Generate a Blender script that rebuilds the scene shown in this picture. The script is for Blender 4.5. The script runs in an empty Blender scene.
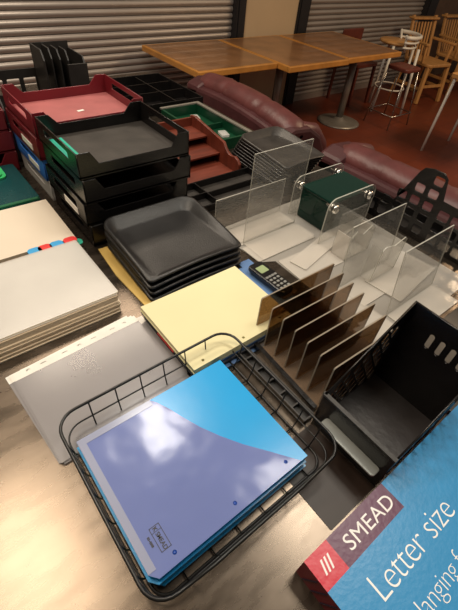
import bpy, bmesh, math, random
from mathutils import Vector, Matrix, Euler
random.seed(7)
SC = bpy.context.scene
COL = SC.collection
PI = math.pi
ORD = ['lowest', 'second', 'third', 'fourth', 'fifth', 'sixth', 'seventh', 'eighth', 'ninth', 'tenth', 'eleventh', 'twelfth', 'thirteenth', 'fourteenth']
T = 0.9            # height of the steel table top

# ------------------------------------------------------------------ camera
cam_data = bpy.data.cameras.new('camera')
cam = bpy.data.objects.new('camera', cam_data)
COL.objects.link(cam)
cr = Vector((0.78269, -0.616577, 0.085023)); cu = Vector((0.385794, 0.587789, 0.711103)); cf = Vector((0.488425, 0.523772, -0.697928))
M4 = Matrix(((cr.x, cu.x, -cf.x, 0), (cr.y, cu.y, -cf.y, 0), (cr.z, cu.z, -cf.z, T + 0.686), (0, 0, 0, 1)))
cam.matrix_world = M4
cam_data.sensor_fit = 'VERTICAL'; cam_data.sensor_height = 24.0; cam_data.lens = 24.0 * 395.3 / 610.0
cam_data.clip_start = 0.02
SC.camera = cam

# ------------------------------------------------------------------ world, lamps, exposure
w = bpy.data.worlds.new('room_light'); SC.world = w; w.use_nodes = True
w.node_tree.nodes['Background'].inputs[0].default_value = (1.0, 0.84, 0.68, 1)
w.node_tree.nodes['Background'].inputs[1].default_value = 0.135

def area(name, loc, sx, sy, power, color, rot=(0, 0, 0)):
    l = bpy.data.lights.new(name, 'AREA'); l.shape = 'RECTANGLE'; l.size = sx; l.size_y = sy
    l.energy = power; l.color = color
    o = bpy.data.objects.new(name, l); o.location = loc; o.rotation_euler = rot; COL.objects.link(o)
    return o
area('ceiling_light_near', (-0.35, 1.0, 2.85), 0.55, 1.0, 27, (1.0, 0.84, 0.64))
area('ceiling_light_mid', (0.62, 1.25, 2.85), 0.3, 0.4, 11, (1.0, 0.93, 0.82))
area('ceiling_light_right', (1.15, 0.25, 2.85), 0.5, 0.6, 15, (1.0, 0.93, 0.80))
area('ceiling_light_far', (4.6, 0.6, 2.85), 1.2, 0.6, 56, (1.0, 0.72, 0.45))
area('ceiling_light_shutter', (0.9, 2.3, 2.85), 1.6, 0.4, 26, (1.0, 0.84, 0.66))

SC.view_settings.view_transform = 'Standard'
SC.view_settings.look = 'None'
SC.view_settings.gamma = 1.0
SC.view_settings.exposure = 0.16
SC.view_settings.use_curve_mapping = False
try:
    SC.cycles.transparent_max_bounces = 32
    SC.cycles.max_bounces = 12
    SC.cycles.caustics_reflective = False
except Exception:
    pass

# ------------------------------------------------------------------ materials
def _nodes(name):
    m = bpy.data.materials.new(name); m.use_nodes = True
    nt = m.node_tree; nt.nodes.clear()
    out = nt.nodes.new('ShaderNodeOutputMaterial')
    return m, nt, out

def pm(name, col, rough=0.5, metal=0.0, var=0.12, scale=12.0, bump=0.0, bscale=80.0, stretch=(1, 1, 1), coat=0.0, spec=0.5, rvar=0.0, sheen=0.0):
    m, nt, out = _nodes(name)
    b = nt.nodes.new('ShaderNodeBsdfPrincipled'); nt.links.new(b.outputs[0], out.inputs[0])
    b.inputs['Roughness'].default_value = rough; b.inputs['Metallic'].default_value = metal
    b.inputs['Specular IOR Level'].default_value = spec; b.inputs['Coat Weight'].default_value = coat
    tc = nt.nodes.new('ShaderNodeTexCoord'); mp = nt.nodes.new('ShaderNodeMapping'); mp.inputs['Scale'].default_value = stretch
    nt.links.new(tc.outputs['Object'], mp.inputs[0])
    n = nt.nodes.new('ShaderNodeTexNoise'); n.inputs['Scale'].default_value = scale; n.inputs['Detail'].default_value = 6
    nt.links.new(mp.outputs[0], n.inputs['Vector'])
    r = nt.nodes.new('ShaderNodeValToRGB'); nt.links.new(n.outputs['Fac'], r.inputs[0])
    r.color_ramp.elements[0].position = 0.3; r.color_ramp.elements[1].position = 0.7
    r.color_ramp.elements[0].color = tuple(c * (1 - var) for c in col) + (1,)
    r.color_ramp.elements[1].color = tuple(min(1, c * (1 + var)) for c in col) + (1,)
    nt.links.new(r.outputs[0], b.inputs['Base Color'])
    if rvar:
        mr = nt.nodes.new('ShaderNodeMapRange'); nt.links.new(n.outputs['Fac'], mr.inputs[0])
        mr.inputs[1].default_value = .3; mr.inputs[2].default_value = .7
        mr.inputs[3].default_value = max(0, rough - rvar); mr.inputs[4].default_value = rough + rvar
        nt.links.new(mr.outputs[0], b.inputs['Roughness'])
    if bump:
        n2 = nt.nodes.new('ShaderNodeTexNoise'); n2.inputs['Scale'].default_value = bscale; n2.inputs['Detail'].default_value = 4
        nt.links.new(mp.outputs[0], n2.inputs['Vector'])
        bp = nt.nodes.new('ShaderNodeBump'); bp.inputs['Strength'].default_value = bump; bp.inputs['Distance'].default_value = 0.01
        nt.links.new(n2.outputs['Fac'], bp.inputs['Height']); nt.links.new(bp.outputs[0], b.inputs['Normal'])
    return m

def clear(name, tint=(0.93, 0.94, 0.93), haze=0.06, hcol=(0.8, 0.8, 0.8), rough=0.03, ior=1.45, bump=0.0, bscale=15):
    m, nt, out = _nodes(name)
    tr = nt.nodes.new('ShaderNodeBsdfTransparent'); tr.inputs[0].default_value = tint + (1,)
    df = nt.nodes.new('ShaderNodeBsdfDiffuse'); 
    no = nt.nodes.new('ShaderNodeTexNoise'); no.inputs['Scale'].default_value = 9; no.inputs['Detail'].default_value = 5
    tc = nt.nodes.new('ShaderNodeTexCoord'); nt.links.new(tc.outputs['Object'], no.inputs['Vector'])
    rp = nt.nodes.new('ShaderNodeValToRGB'); nt.links.new(no.outputs['Fac'], rp.inputs[0])
    rp.color_ramp.elements[0].color = tuple(c * .9 for c in hcol) + (1,); rp.color_ramp.elements[1].color = tuple(min(1, c * 1.08) for c in hcol) + (1,)
    nt.links.new(rp.outputs[0], df.inputs[0])
    gl = nt.nodes.new('ShaderNodeBsdfGlossy'); gl.inputs['Roughness'].default_value = rough
    lw = nt.nodes.new('ShaderNodeLayerWeight'); lw.inputs['Blend'].default_value = 0.5
    pw = nt.nodes.new('ShaderNodeMath'); pw.operation = 'POWER'; pw.inputs[1].default_value = 4.0
    nt.links.new(lw.outputs['Facing'], pw.inputs[0])
    f0 = ((ior - 1) / (ior + 1)) ** 2
    fr = nt.nodes.new('ShaderNodeMath'); fr.operation = 'MULTIPLY_ADD'; fr.inputs[1].default_value = .7; fr.inputs[2].default_value = f0
    nt.links.new(pw.outputs[0], fr.inputs[0])
    m1 = nt.nodes.new('ShaderNodeMixShader'); m1.inputs[0].default_value = haze
    m2 = nt.nodes.new('ShaderNodeMixShader')
    nt.links.new(tr.outputs[0], m1.inputs[1]); nt.links.new(df.outputs[0], m1.inputs[2])
    nt.links.new(fr.outputs[0], m2.inputs[0]); nt.links.new(m1.outputs[0], m2.inputs[1]); nt.links.new(gl.outputs[0], m2.inputs[2])
    nt.links.new(m2.outputs[0], out.inputs[0])
    if bump:
        n2 = nt.nodes.new('ShaderNodeTexNoise'); n2.inputs['Scale'].default_value = bscale; n2.inputs['Detail'].default_value = 2
        nt.links.new(tc.outputs['Object'], n2.inputs['Vector'])
        bp = nt.nodes.new('ShaderNodeBump'); bp.inputs['Strength'].default_value = bump; bp.inputs['Distance'].default_value = 0.02
        nt.links.new(n2.outputs['Fac'], bp.inputs['Height']); nt.links.new(bp.outputs[0], gl.inputs['Normal']); nt.links.new(bp.outputs[0], lw.inputs['Normal'])
    return m

M = {}
M['steel'] = pm('steel', (0.135, 0.108, 0.085), 0.27, 0.9, 0.14, 14.0, 0.0, 260, (1, 3, 1), rvar=0.05)
M['steel_leg'] = pm('steel_leg', (0.45, 0.42, 0.38), 0.35, 1.0)
M['black'] = pm('black_plastic', (0.007, 0.006, 0.006), 0.27, 0, 0.3, 20, 0.05, 200)
M['black_matte'] = pm('black_matte', (0.014, 0.012, 0.011), 0.5, 0, 0.3, 20, 0.05, 200)
M['dusty_black'] = pm('dusty_black', (0.030, 0.026, 0.023), 0.42, 0, 0.35, 18, 0.05, 150)
M['curved_black'] = pm('curved_black', (0.013, 0.012, 0.012), 0.40, 0, 0.25, 20, 0.12, 250)
M['wire'] = pm('black_wire', (0.012, 0.012, 0.012), 0.3, 0.2)
M['red'] = pm('red_plastic', (0.15, 0.011, 0.018), 0.35, 0, 0.1)
M['red_floor'] = pm('dusty_red_plastic', (0.33, 0.10, 0.10), 0.45, 0, 0.12, 14)  # paler red of the tray floors: the light on them put into the colour
M['blue_tray'] = pm('blue_plastic', (0.03, 0.15, 0.52), 0.4)
M['green_tray'] = pm('green_plastic', (0.004, 0.045, 0.020), 0.35)
M['white_label'] = pm('white_label', (0.75, 0.72, 0.66), 0.6)
M['mahogany'] = pm('mahogany', (0.125, 0.026, 0.014), 0.4, 0, 0.3, 8, 0.05, 60, (1, 6, 1))
M['yellow_paper'] = pm('yellow_paper', (0.70, 0.65, 0.40), 0.75, 0, 0.03, 6)
M['cream_paper'] = pm('cream_paper', (0.62, 0.54, 0.44), 0.65, 0, 0.03, 6)
M['manila'] = pm('manila', (0.62, 0.42, 0.12), 0.6)
M['blue_card'] = pm('blue_card', (0.10, 0.20, 0.42), 0.5, 0, 0.06)
M['dark_card'] = pm('dark_card', (0.03, 0.03, 0.04), 0.6)
M['red_tab'] = pm('red_tab', (0.65, 0.03, 0.03), 0.4)
M['blue_tab'] = pm('blue_tab', (0.03, 0.30, 0.62), 0.4)
M['green_tab'] = pm('green_tab', (0.02, 0.35, 0.25), 0.4)
M['folder_blue'] = pm('folder_blue', (0.012, 0.33, 0.74), 0.25, 0, 0.05, 6, 0.03, 20)
M['folder_green'] = pm('folder_green', (0.05, 0.35, 0.20), 0.3)
M['pocket'] = clear('frosted_pocket', (0.62, 0.70, 0.95), 0.62, (0.23, 0.29, 0.60), 0.16, 1.5, 0.22, 9)
M['pocket_weld'] = clear('pocket_weld', (0.9, 0.92, 1.0), 0.42, (0.50, 0.54, 0.68), 0.2, 1.5)
M['print_black'] = pm('print_black', (0.015, 0.015, 0.02), 0.5)
M['print_white'] = pm('print_white', (0.85, 0.85, 0.85), 0.5)
M['hole_blue'] = pm('punched_blue', (0.01, 0.06, 0.35), 0.4)
M['acrylic'] = clear('clear_acrylic', (0.96, 0.96, 0.95), 0.085, (0.85, 0.82, 0.78), 0.03, 1.42)
M['acrylic_edge'] = clear('acrylic_edge', (0.8, 0.8, 0.78), 0.6, (0.62, 0.60, 0.54), 0.1)
M['acrylic_base'] = clear('scuffed_acrylic', (0.95, 0.94, 0.93), 0.33, (0.90, 0.85, 0.78), 0.14, 1.42, 0.06, 25)
M['smoke'] = clear('smoke_acrylic', (0.44, 0.33, 0.22), 0.03, (0.18, 0.13, 0.08), 0.05, 1.5)
M['smoke_edge'] = clear('smoke_acrylic_edge', (0.3, 0.25, 0.2), 0.6, (0.42, 0.36, 0.29), 0.12)
M['smoke_base'] = clear('smoke_base', (0.85, 0.74, 0.62), 0.25, (0.42, 0.32, 0.24), 0.1)
M['poly'] = clear('clear_poly', (0.96, 0.96, 0.96), 0.42, (0.84, 0.82, 0.79), 0.2, 1.45, 0.04, 8)
M['poly_tan'] = clear('tan_poly_edge', (0.95, 0.88, 0.78), 0.72, (0.86, 0.72, 0.54), 0.3)
M['sleeve'] = clear('grey_sleeve', (0.84, 0.84, 0.86), 0.42, (0.44, 0.42, 0.43), 0.2, 1.5)
M['sleeve_strip'] = pm('sleeve_strip', (0.72, 0.70, 0.66), 0.5)
M['teal_poly'] = pm('teal_poly', (0.006, 0.045, 0.05), 0.22, 0, 0.3, 4, 0.05, 10)
M['green_poly_edge'] = pm('green_poly_edge', (0.03, 0.30, 0.16), 0.3)
M['bright_green'] = pm('bright_green', (0.03, 0.42, 0.13), 0.4)
M['green_box'] = clear('green_box', (0.12, 0.24, 0.20), 0.45, (0.010, 0.050, 0.036), 0.12, 1.45)
M['screw'] = pm('chrome_screw', (0.8, 0.78, 0.74), 0.15, 1.0)
M['lcd'] = pm('lcd', (0.30, 0.38, 0.20), 0.3)
M['key'] = pm('grey_key', (0.20, 0.20, 0.19), 0.5)
M['box_blue'] = pm('printed_blue', (0.035, 0.26, 0.55), 0.33, 0, 0.05, 3, 0.05, 130, coat=0.1)
M['box_red'] = pm('printed_red', (0.55, 0.018, 0.045), 0.33, 0, 0.05, 3, 0.05, 130)
M['box_purple'] = pm('printed_purple', (0.105, 0.028, 0.075), 0.35, 0, 0.05, 3, 0.05, 130)
M['box_side'] = pm('box_side', (0.16, 0.012, 0.02), 0.45)
M['box_line'] = pm('box_side_line', (0.02, 0.015, 0.03), 0.5)
M['organizer_floor'] = pm('organizer_floor', (0.030, 0.026, 0.026), 0.3, 0, 0.3, 10, 0.05, 90)
M['grey_metal'] = pm('grey_metal', (0.34, 0.36, 0.35), 0.4, 0.5, 0.1)
M['white_slot'] = pm('pale_plate', (0.6, 0.58, 0.54), 0.5)
M['shutter'] = pm('shutter_metal', (0.46, 0.41, 0.37), 0.38, 0.55, 0.06, 3)
M['guide'] = pm('shutter_guide', (0.008, 0.007, 0.009), 0.6)
M['pillar'] = pm('pillar_paint', (0.56, 0.42, 0.26), 0.7, 0, 0.05, 3)
M['wall'] = pm('dark_wall', (0.10, 0.06, 0.04), 0.8)
M['laminate'] = pm('laminate', (0.27, 0.13, 0.055), 0.32, 0, 0.28, 5, 0, 60, (1, 1, 1), coat=0.25)
M['oak_edge'] = pm('oak_edge', (0.50, 0.22, 0.045), 0.4, 0, 0.15, 10)
M['oak'] = pm('oak', (0.52, 0.27, 0.09), 0.38, 0, 0.2, 6, 0, 60, (6, 1, 1))
M['pedestal'] = pm('pedestal_grey', (0.26, 0.24, 0.21), 0.4, 0.5)
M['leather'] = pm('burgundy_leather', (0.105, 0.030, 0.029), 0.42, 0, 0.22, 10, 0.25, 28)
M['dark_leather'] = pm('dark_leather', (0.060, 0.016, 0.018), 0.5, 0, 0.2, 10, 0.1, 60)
M['white_metal'] = pm('white_metal', (0.72, 0.69, 0.62), 0.4)
M['chrome'] = pm('chrome', (0.45, 0.42, 0.38), 0.25, 1.0)
M['brown_vinyl'] = pm('brown_vinyl', (0.14, 0.035, 0.022), 0.4)
M['brown_plate'] = pm('brown_plate', (0.022, 0.012, 0.008), 0.45, 0.0)  # dark reflection of the magazine file, put into a flat colour

def floor_mat():
    m, nt, out = _nodes('terracotta_floor')
    b = nt.nodes.new('ShaderNodeBsdfPrincipled'); nt.links.new(b.outputs[0], out.inputs[0])
    tc = nt.nodes.new('ShaderNodeTexCoord')
    br = nt.nodes.new('ShaderNodeTexBrick'); br.offset = 0; br.inputs['Scale'].default_value = 1.0
    br.inputs['Color1'].default_value = (0.205, 0.042, 0.016, 1); br.inputs['Color2'].default_value = (0.175, 0.034, 0.014, 1)
    br.inputs['Mortar'].default_value = (0.15, 0.032, 0.016, 1)
    br.inputs['Brick Width'].default_value = 0.2; br.inputs['Row Height'].default_value = 0.2; br.inputs['Mortar Size'].default_value = 0.006
    nt.links.new(tc.outputs['Object'], br.inputs['Vector'])
    n = nt.nodes.new('ShaderNodeTexNoise'); n.inputs['Scale'].default_value = 2.5; n.inputs['Detail'].default_value = 5
    nt.links.new(tc.outputs['Object'], n.inputs['Vector'])
    mx = nt.nodes.new('ShaderNodeMix'); mx.data_type = 'RGBA'; mx.blend_type = 'MULTIPLY'; mx.inputs[0].default_value = 0.5
    nt.links.new(br.outputs['Color'], mx.inputs[6]); nt.links.new(n.outputs['Fac'], mx.inputs[7])
    nt.links.new(mx.outputs[2], b.inputs['Base Color'])
    b.inputs['Roughness'].default_value = 0.38
    return m
M['floor'] = floor_mat()

# ------------------------------------------------------------------ mesh helpers
class MB:
    """collects shapes; build() links them as ONE mesh object"""
    def __init__(s): s.v = []; s.f = []; s.mi = []; s.sm = []
    def add(s, vs, fs, mi=0, smooth=False):
        k = len(s.v); s.v += [tuple(v) for v in vs]
        for f in fs: s.f.append([i + k for i in f]); s.mi.append(mi); s.sm.append(smooth)
    def box(s, a, b, mi=0, mat=None):
        (x0, y0, z0), (x1, y1, z1) = a, b
        vs = [Vector(p) for p in ((x0, y0, z0), (x1, y0, z0), (x1, y1, z0), (x0, y1, z0), (x0, y0, z1), (x1, y0, z1), (x1, y1, z1), (x0, y1, z1))]
        if mat: vs = [mat @ v for v in vs]
        s.add(vs, [(0, 3, 2, 1), (4, 5, 6, 7), (0, 1, 5, 4), (1, 2, 6, 5), (2, 3, 7, 6), (3, 0, 4, 7)], mi)
    def bar(s, p, q, w, d, mi=0, up=(0, 0, 1)):
        p, q = Vector(p), Vector(q); z = (q - p).normalized(); up = Vector(up)
        if abs(z.dot(up)) > .99: up = Vector((0, 1, 0))
        x = up.cross(z).normalized(); y = z.cross(x)
        vs = []
        for c in (p, q):
            for a, b in ((-1, -1), (1, -1), (1, 1), (-1, 1)): vs.append(c + x * a * w / 2 + y * b * d / 2)
        s.add(vs, [(0, 3, 2, 1), (4, 5, 6, 7), (0, 1, 5, 4), (1, 2, 6, 5), (2, 3, 7, 6), (3, 0, 4, 7)], mi)
    def prism(s, poly, z0, z1, fn=None, mi=0, side_mi=None, smooth=False):
        n = len(poly); fn = fn or (lambda x, y, z: (x, y, z))
        vs = [fn(x, y, z0) for x, y in poly] + [fn(x, y, z1) for x, y in poly]
        s.add(vs, [list(range(n))[::-1], list(range(n, 2 * n))], mi)
        k = len(s.v) - 2 * n
        for i in range(n):
            s.f.append([k + i, k + (i + 1) % n, k + n + (i + 1) % n, k + n + i]); s.mi.append(mi if side_mi is None else side_mi); s.sm.append(smooth)
    def tube(s, pts, r, n=8, closed=False, mi=0, cap=True):
        pts = [Vector(p) for p in pts]; m = len(pts); rings = []
        prev = None
        for i, p in enumerate(pts):
            if closed: t = (pts[(i + 1) % m] - pts[i - 1])
            else: t = pts[min(i + 1, m - 1)] - pts[max(i - 1, 0)]
            t.normalize()
            if prev is None:
                a = Vector((0, 0, 1)) if abs(t.z) < .9 else Vector((1, 0, 0)); x = (a - t * a.dot(t)).normalized()
            else: x = (prev - t * prev.dot(t)).normalized()
            prev = x; y = t.cross(x); rr = r[i] if isinstance(r, (list, tuple)) else r
            rings.append([p + (x * math.cos(2 * PI * k / n) + y * math.sin(2 * PI * k / n)) * rr for k in range(n)])
        vs = [v for ring in rings for v in ring]; fs = []
        for i in range(m if closed else m - 1):
            j = (i + 1) % m
            for k in range(n): fs.append((i * n + k, i * n + (k + 1) % n, j * n + (k + 1) % n, j * n + k))
        s.add(vs, fs, mi, True)
        if cap and not closed:
            k = len(s.v) - m * n
            s.f.append([k + i for i in range(n)][::-1]); s.mi.append(mi); s.sm.append(False)
            s.f.append([k + (m - 1) * n + i for i in range(n)]); s.mi.append(mi); s.sm.append(False)
    def lathe(s, prof, c=(0, 0, 0), n=32, mi=0):
        vs = []; fs = []; m = len(prof)
        for r, z in prof:
            for k in range(n): vs.append((c[0] + r * math.cos(2 * PI * k / n), c[1] + r * math.sin(2 * PI * k / n), c[2] + z))
        for i in range(m - 1):
            for k in range(n): fs.append((i * n + k, i * n + (k + 1) % n, (i + 1) * n + (k + 1) % n, (i + 1) * n + k))
        fs.append(tuple(range(n))[::-1]); fs.append(tuple((m - 1) * n + k for k in range(n)))
        s.add(vs, fs, mi, True)
    def loft(s, rings, closed_ring=True, cap=True, mi=0, smooth=True):
        n = len(rings[0]); vs = [v for r in rings for v in r]; fs = []
        for i in range(len(rings) - 1):
            for k in range(n if closed_ring else n - 1):
                fs.append((i * n + k, i * n + (k + 1) % n, (i + 1) * n + (k + 1) % n, (i + 1) * n + k))
        if cap:
            fs.append(tuple(range(n))[::-1]); fs.append(tuple((len(rings) - 1) * n + k for k in range(n)))
        s.add(vs, fs, mi, smooth)
    def build(s, name, mats, parent=None, loc=None, bevel=0, solid=0, seg=2, sub=0):
        me = bpy.data.meshes.new(name); me.from_pydata(s.v, [], s.f)
        if not isinstance(mats, (list, tuple)): mats = [mats]
        for m in mats: me.materials.append(m)
        for p, i, sm in zip(me.polygons, s.mi, s.sm): p.material_index = i; p.use_smooth = sm
        bm = bmesh.new(); bm.from_mesh(me); bmesh.ops.recalc_face_normals(bm, faces=bm.faces); bm.to_mesh(me); bm.free()
        o = bpy.data.objects.new(name, me); COL.objects.link(o)
        if parent: o.parent = parent
        if loc: o.location = loc
        if solid:
            md = o.modifiers.new('solid', 'SOLIDIFY'); md.thickness = solid; md.offset = 0
        if sub:
            md = o.modifiers.new('sub', 'SUBSURF'); md.levels = sub; md.render_levels = sub
        if bevel:
            md = o.modifiers.new('bevel', 'BEVEL'); md.width = bevel; md.segments = seg; md.limit_method = 'ANGLE'; md.angle_limit = math.radians(35)
        return o

def rrect(x0, y0, x1, y1, r, seg=5):
    pts = []
    for cx, cy, a in ((x1 - r, y1 - r, 0), (x0 + r, y1 - r, 90), (x0 + r, y0 + r, 180), (x1 - r, y0 + r, 270)):
        for k in range(seg + 1):
            t = math.radians(a + 90 * k / seg); pts.append((cx + r * math.cos(t), cy + r * math.sin(t)))
    return pts

def plate(name, outer, holes, th, fn, mat, parent=None, bevel=0.0):
    """flat plate with real holes: outer and holes are 2D outlines, fn(x,y,z) maps to the object's frame"""
    cu_ = bpy.data.curves.new(name + '_c', 'CURVE'); cu_.dimensions = '2D'; cu_.fill_mode = 'BOTH'; cu_.extrude = th / 2
    for pl in [outer] + holes:
        sp = cu_.splines.new('POLY'); sp.points.add(len(pl) - 1)
        for i, (x, y) in enumerate(pl): sp.points[i].co = (x, y, 0, 1)
        sp.use_cyclic_u = True
    tmp = bpy.data.objects.new('tmp', cu_); COL.objects.link(tmp)
    dg = bpy.context.evaluated_depsgraph_get(); dg.update()
    me = bpy.data.meshes.new_from_object(tmp.evaluated_get(dg))
    bpy.data.objects.remove(tmp); bpy.data.curves.remove(cu_)
    for v in me.vertices: v.co = Vector(fn(v.co.x, v.co.y, v.co.z))
    me.name = name; me.materials.clear(); me.materials.append(mat)
    bm = bmesh.new(); bm.from_mesh(me); bmesh.ops.remove_doubles(bm, verts=bm.verts, dist=1e-5); bmesh.ops.recalc_face_normals(bm, faces=bm.faces); bm.to_mesh(me); bm.free()
    o = bpy.data.objects.new(name, me); COL.objects.link(o)
    if parent: o.parent = parent
    return o

def text(name, body, size, mtx, mat, parent, bold=0.0, spacing=1.0, xs=1.0):
    cu_ = bpy.data.curves.new(name + '_t', 'FONT'); cu_.body = body; cu_.size = size; cu_.extrude = 0.00015; cu_.offset = bold; cu_.space_character = spacing
    cu_.resolution_u = 6
    tmp = bpy.data.objects.new('tmp', cu_); COL.objects.link(tmp)
    dg = bpy.context.evaluated_depsgraph_get(); dg.update()
    me = bpy.data.meshes.new_from_object(tmp.evaluated_get(dg))
    bpy.data.objects.remove(tmp); bpy.data.curves.remove(cu_)
    for v in me.vertices:
        c = v.co.copy(); c.x *= xs; v.co = mtx @ c
    me.materials.clear(); me.materials.append(mat); me.name = name
    o = bpy.data.objects.new(name, me); COL.objects.link(o); o.parent = parent
    return o

def tag(o, label, cat, group=None, kind=None):
    o['label'] = label; o['category'] = cat
    if group: o['group'] = group
    if kind: o['kind'] = kind
    return o
def thing(name, label, cat, loc=(0, 0, 0), rz=0.0, group=None):
    o = bpy.data.objects.new(name, None); o.empty_display_size = .05; COL.objects.link(o); o.location = loc; o.rotation_euler = (0, 0, rz)
    return tag(o, label, cat, group)
def struct(name, mb, mat, bevel=0):
    o = mb.build(name, mat, bevel=bevel); o['kind'] = 'structure'; return o
def dup(root, loc, rz=None, label=None, group=None, mats=None):
    def cp(o, parent):
        c = o.copy(); COL.objects.link(c)
        if parent: c.parent = parent
        for ch in list(o.children): cp(ch, c)
        return c
    r = cp(root, None); r.location = loc
    if rz is not None: r.rotation_euler = (0, 0, rz)
    if label: r['label'] = label
    if group: r['group'] = group
    return r

# ------------------------------------------------------------------ the room
YW = 3.62
b = MB(); b.box((-3.0, -2.5, -0.05), (10.5, YW + .2, 0)); struct('floor', b, M['floor'])
b = MB(); b.box((-3.0, YW + .08, 0), (10.5, YW + .2, 3.0)); struct('wall_back', b, M['wall'])
# pillar between the shutters
b = MB(); b.box((3.09, YW - .03, 0), (3.83, YW + .08, 3.0)); struct('trim_1', b, M['pillar'])
# shutter guides
for i, (x0, x1) in enumerate(((2.98, 3.09), (3.83, 4.0), (6.38, 6.62))):
    b = MB(); b.box((x0, YW - .05, 0), (x1, YW + .08, 3.0)); b.box((x0 + .02, YW - .062, .0), (x0 + .035, YW - .05, 3.0))
    for zz in (.35, .9, 1.5): b.lathe([(0.012, 0), (0.010, .006), (0.002, .008)], (0, 0, 0), 10) if False else None
    struct('trim_%d' % (i + 2), b, M['guide'])
b = MB(); b.box((6.62, YW - .02, 0), (10.5, YW + .08, 3.0)); struct('trim_5', b, M['wall'])

def shutter(n, x0, x1):
    pitch = 0.052; rings = []
    prof = []
    z = 0.0
    while z < 2.9:
        for k in range(7):
            t = k / 6.0; prof.append((z + pitch * .86 * t, -0.013 * math.sin(PI * t) ** .8 - .002))
        prof.append((z + pitch * .88, .012)); prof.append((z + pitch * .98, .012))
        z += pitch
    b = MB()
    vs = []; fs = []
    for (z, y) in prof: vs += [(x0, YW + .03 + y, z), (x1, YW + .03 + y, z)]
    for i in range(len(prof) - 1): fs.append((2 * i, 2 * i + 1, 2 * i + 3, 2 * i + 2))
    b.add(vs, fs, 0, False)
    # closing back and bottom bar so that it has depth
    b.box((x0, YW + .05, 0), (x1, YW + .07, 2.9)); b.box((x0, YW - .0, .0), (x1, YW + .04, .06))
    o = b.build('shutter', M['shutter'])
    return o
s = shutter(1, -3.0, 2.98); s.name = 'door_1'; s['kind'] = 'structure'
s = shutter(2, 4.0, 6.38); s.name = 'door_2'; s['kind'] = 'structure'

# ------------------------------------------------------------------ steel table
t = thing('steel_table', 'long brushed stainless steel work table carrying all the office supplies', 'table', (0.4, 0.6, 0))
b = MB(); b.box((-1.0, -1.5, T - .04), (.885, 1.72, T)); b.build('tabletop', M['steel'], t, bevel=.004)
for x in (-.93, .82):
    for y in (-1.42, 1.64):
        b = MB(); b.tube([(x, y, 0.0), (x, y, T - .04)], .02, 14); b.build('leg', M['steel_leg'], t)
b = MB(); b.box((-.91, -1.4, .25), (.80, 1.62, .27)); b.build('lower_shelf', M['steel_leg'], t)

# ------------------------------------------------------------------ far tables
def pedestal_table(x, y, w, d, label, bx=0, by=0):
    t = thing('pedestal_table', label, 'table', (x, y, 0), 0, 'wood tables along the shutter')
    b = MB(); b.box((-w / 2 + .025, -d / 2 + .025, .712), (w / 2 - .025, d / 2 - .025, .7505)); b.build('tabletop', M['laminate'], t)
    b = MB()
    for a, c in (((-w / 2, -d / 2, .705), (w / 2, -d / 2 + .03, .75)), ((-w / 2, d / 2 - .03, .705), (w / 2, d / 2, .75)),
                 ((-w / 2, -d / 2 + .03, .705), (-w / 2 + .03, d / 2 - .03, .75)), ((w / 2 - .03, -d / 2 + .03, .705), (w / 2, d / 2 - .03, .75))): b.box(a, c)
    b.build('edge_band', M['oak_edge'], t, bevel=.006)
    b = MB(); b.tube([(bx, by, .02), (bx, by, .69)], .038, 18); b.build('column', M['pedestal'], t)
    b = MB(); b.lathe([(.24, 0), (.24, .012), (.20, .022), (.06, .035), (.045, .06)], (bx, by, 0), 36); b.build('base', M['pedestal'], t)
    b = MB(); b.box((bx - .2, by - .03, .69), (bx + .2, by + .03, .712)); b.box((bx - .03, by - .2, .69), (bx + .03, by + .2, .712)); b.build('spider', M['pedestal'], t)
pedestal_table(2.32, 3.10, .815, .84, 'wood edged brown table at the left end of the row, behind the red couch')
pedestal_table(3.125, 3.03, .78, .98, 'wood edged brown table in the middle of the row before the beige pillar')
pedestal_table(3.96, 3.04, .86, .95, 'wood edged brown table at the right end of the row beside the stools', .10, -.16)

# ------------------------------------------------------------------ chairs and stools
def make_chair(loc, rz, label):
    t = thing('wooden_chair', label, 'chair', loc, rz, 'slat back oak chairs')
    o = M['oak']
    b = MB(); b.prism(rrect(-.23, -.23, .23, .22, .06), .425, .46); b.build('seat', o, t, bevel=.008)
    for x in (-.19, .19):
        b = MB(); b.bar((x, -.19, .425), (x * 1.15, -.23, 0), .045, .045); b.build('leg', o, t, bevel=.006)
        b = MB(); b.bar((x, .18, .425), (x * 1.1, .25, 0), .042, .042); b.build('leg', o, t, bevel=.006)
        b = MB(); b.bar((x * 1.07, .19, .44), (x * 1.1, .29, .90), .04, .03); b.build('back_post', o, t, bevel=.005)
        b = MB(); b.bar((x * 1.25, .24, .66), (x * 1.35, -.13, .655), .055, .025); b.bar((x * 1.33, -.1, .65), (x * 1.15, -.1, .45), .03, .03); b.build('arm', o, t, bevel=.006)
    b = MB(); b.bar((-.24, .285, .87), (.24, .285, .87), .026, .11, up=(0, 1, 0)); b.build('top_rail', o, t, bevel=.012)
    for k in range(6):
        x = -.14 + .056 * k
        b = MB(); b.bar((x * .9, .2, .455), (x, .275, .83), .024, .012); b.build('slat', o, t)
    b = MB(); b.bar((-.2, -.21, .2), (.2, -.21, .2), .02, .03); b.bar((-.205, -.2, .17), (-.2, .21, .17), .02, .03); b.bar((.205, -.2, .17), (.2, .21, .17), .02, .03); b.build('stretcher', o, t)
    return t
make_chair((5.9, 3.04, 0), -.18, 'oak armchair with slatted back standing beside the white bar stool')
make_chair((6.72, 3.05, 0), -.12, 'second oak armchair from the white bar stool, before the shutter end')
make_chair((7.6, 3.05, 0), -.12, 'oak armchair cut off at the right edge of the picture')

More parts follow.
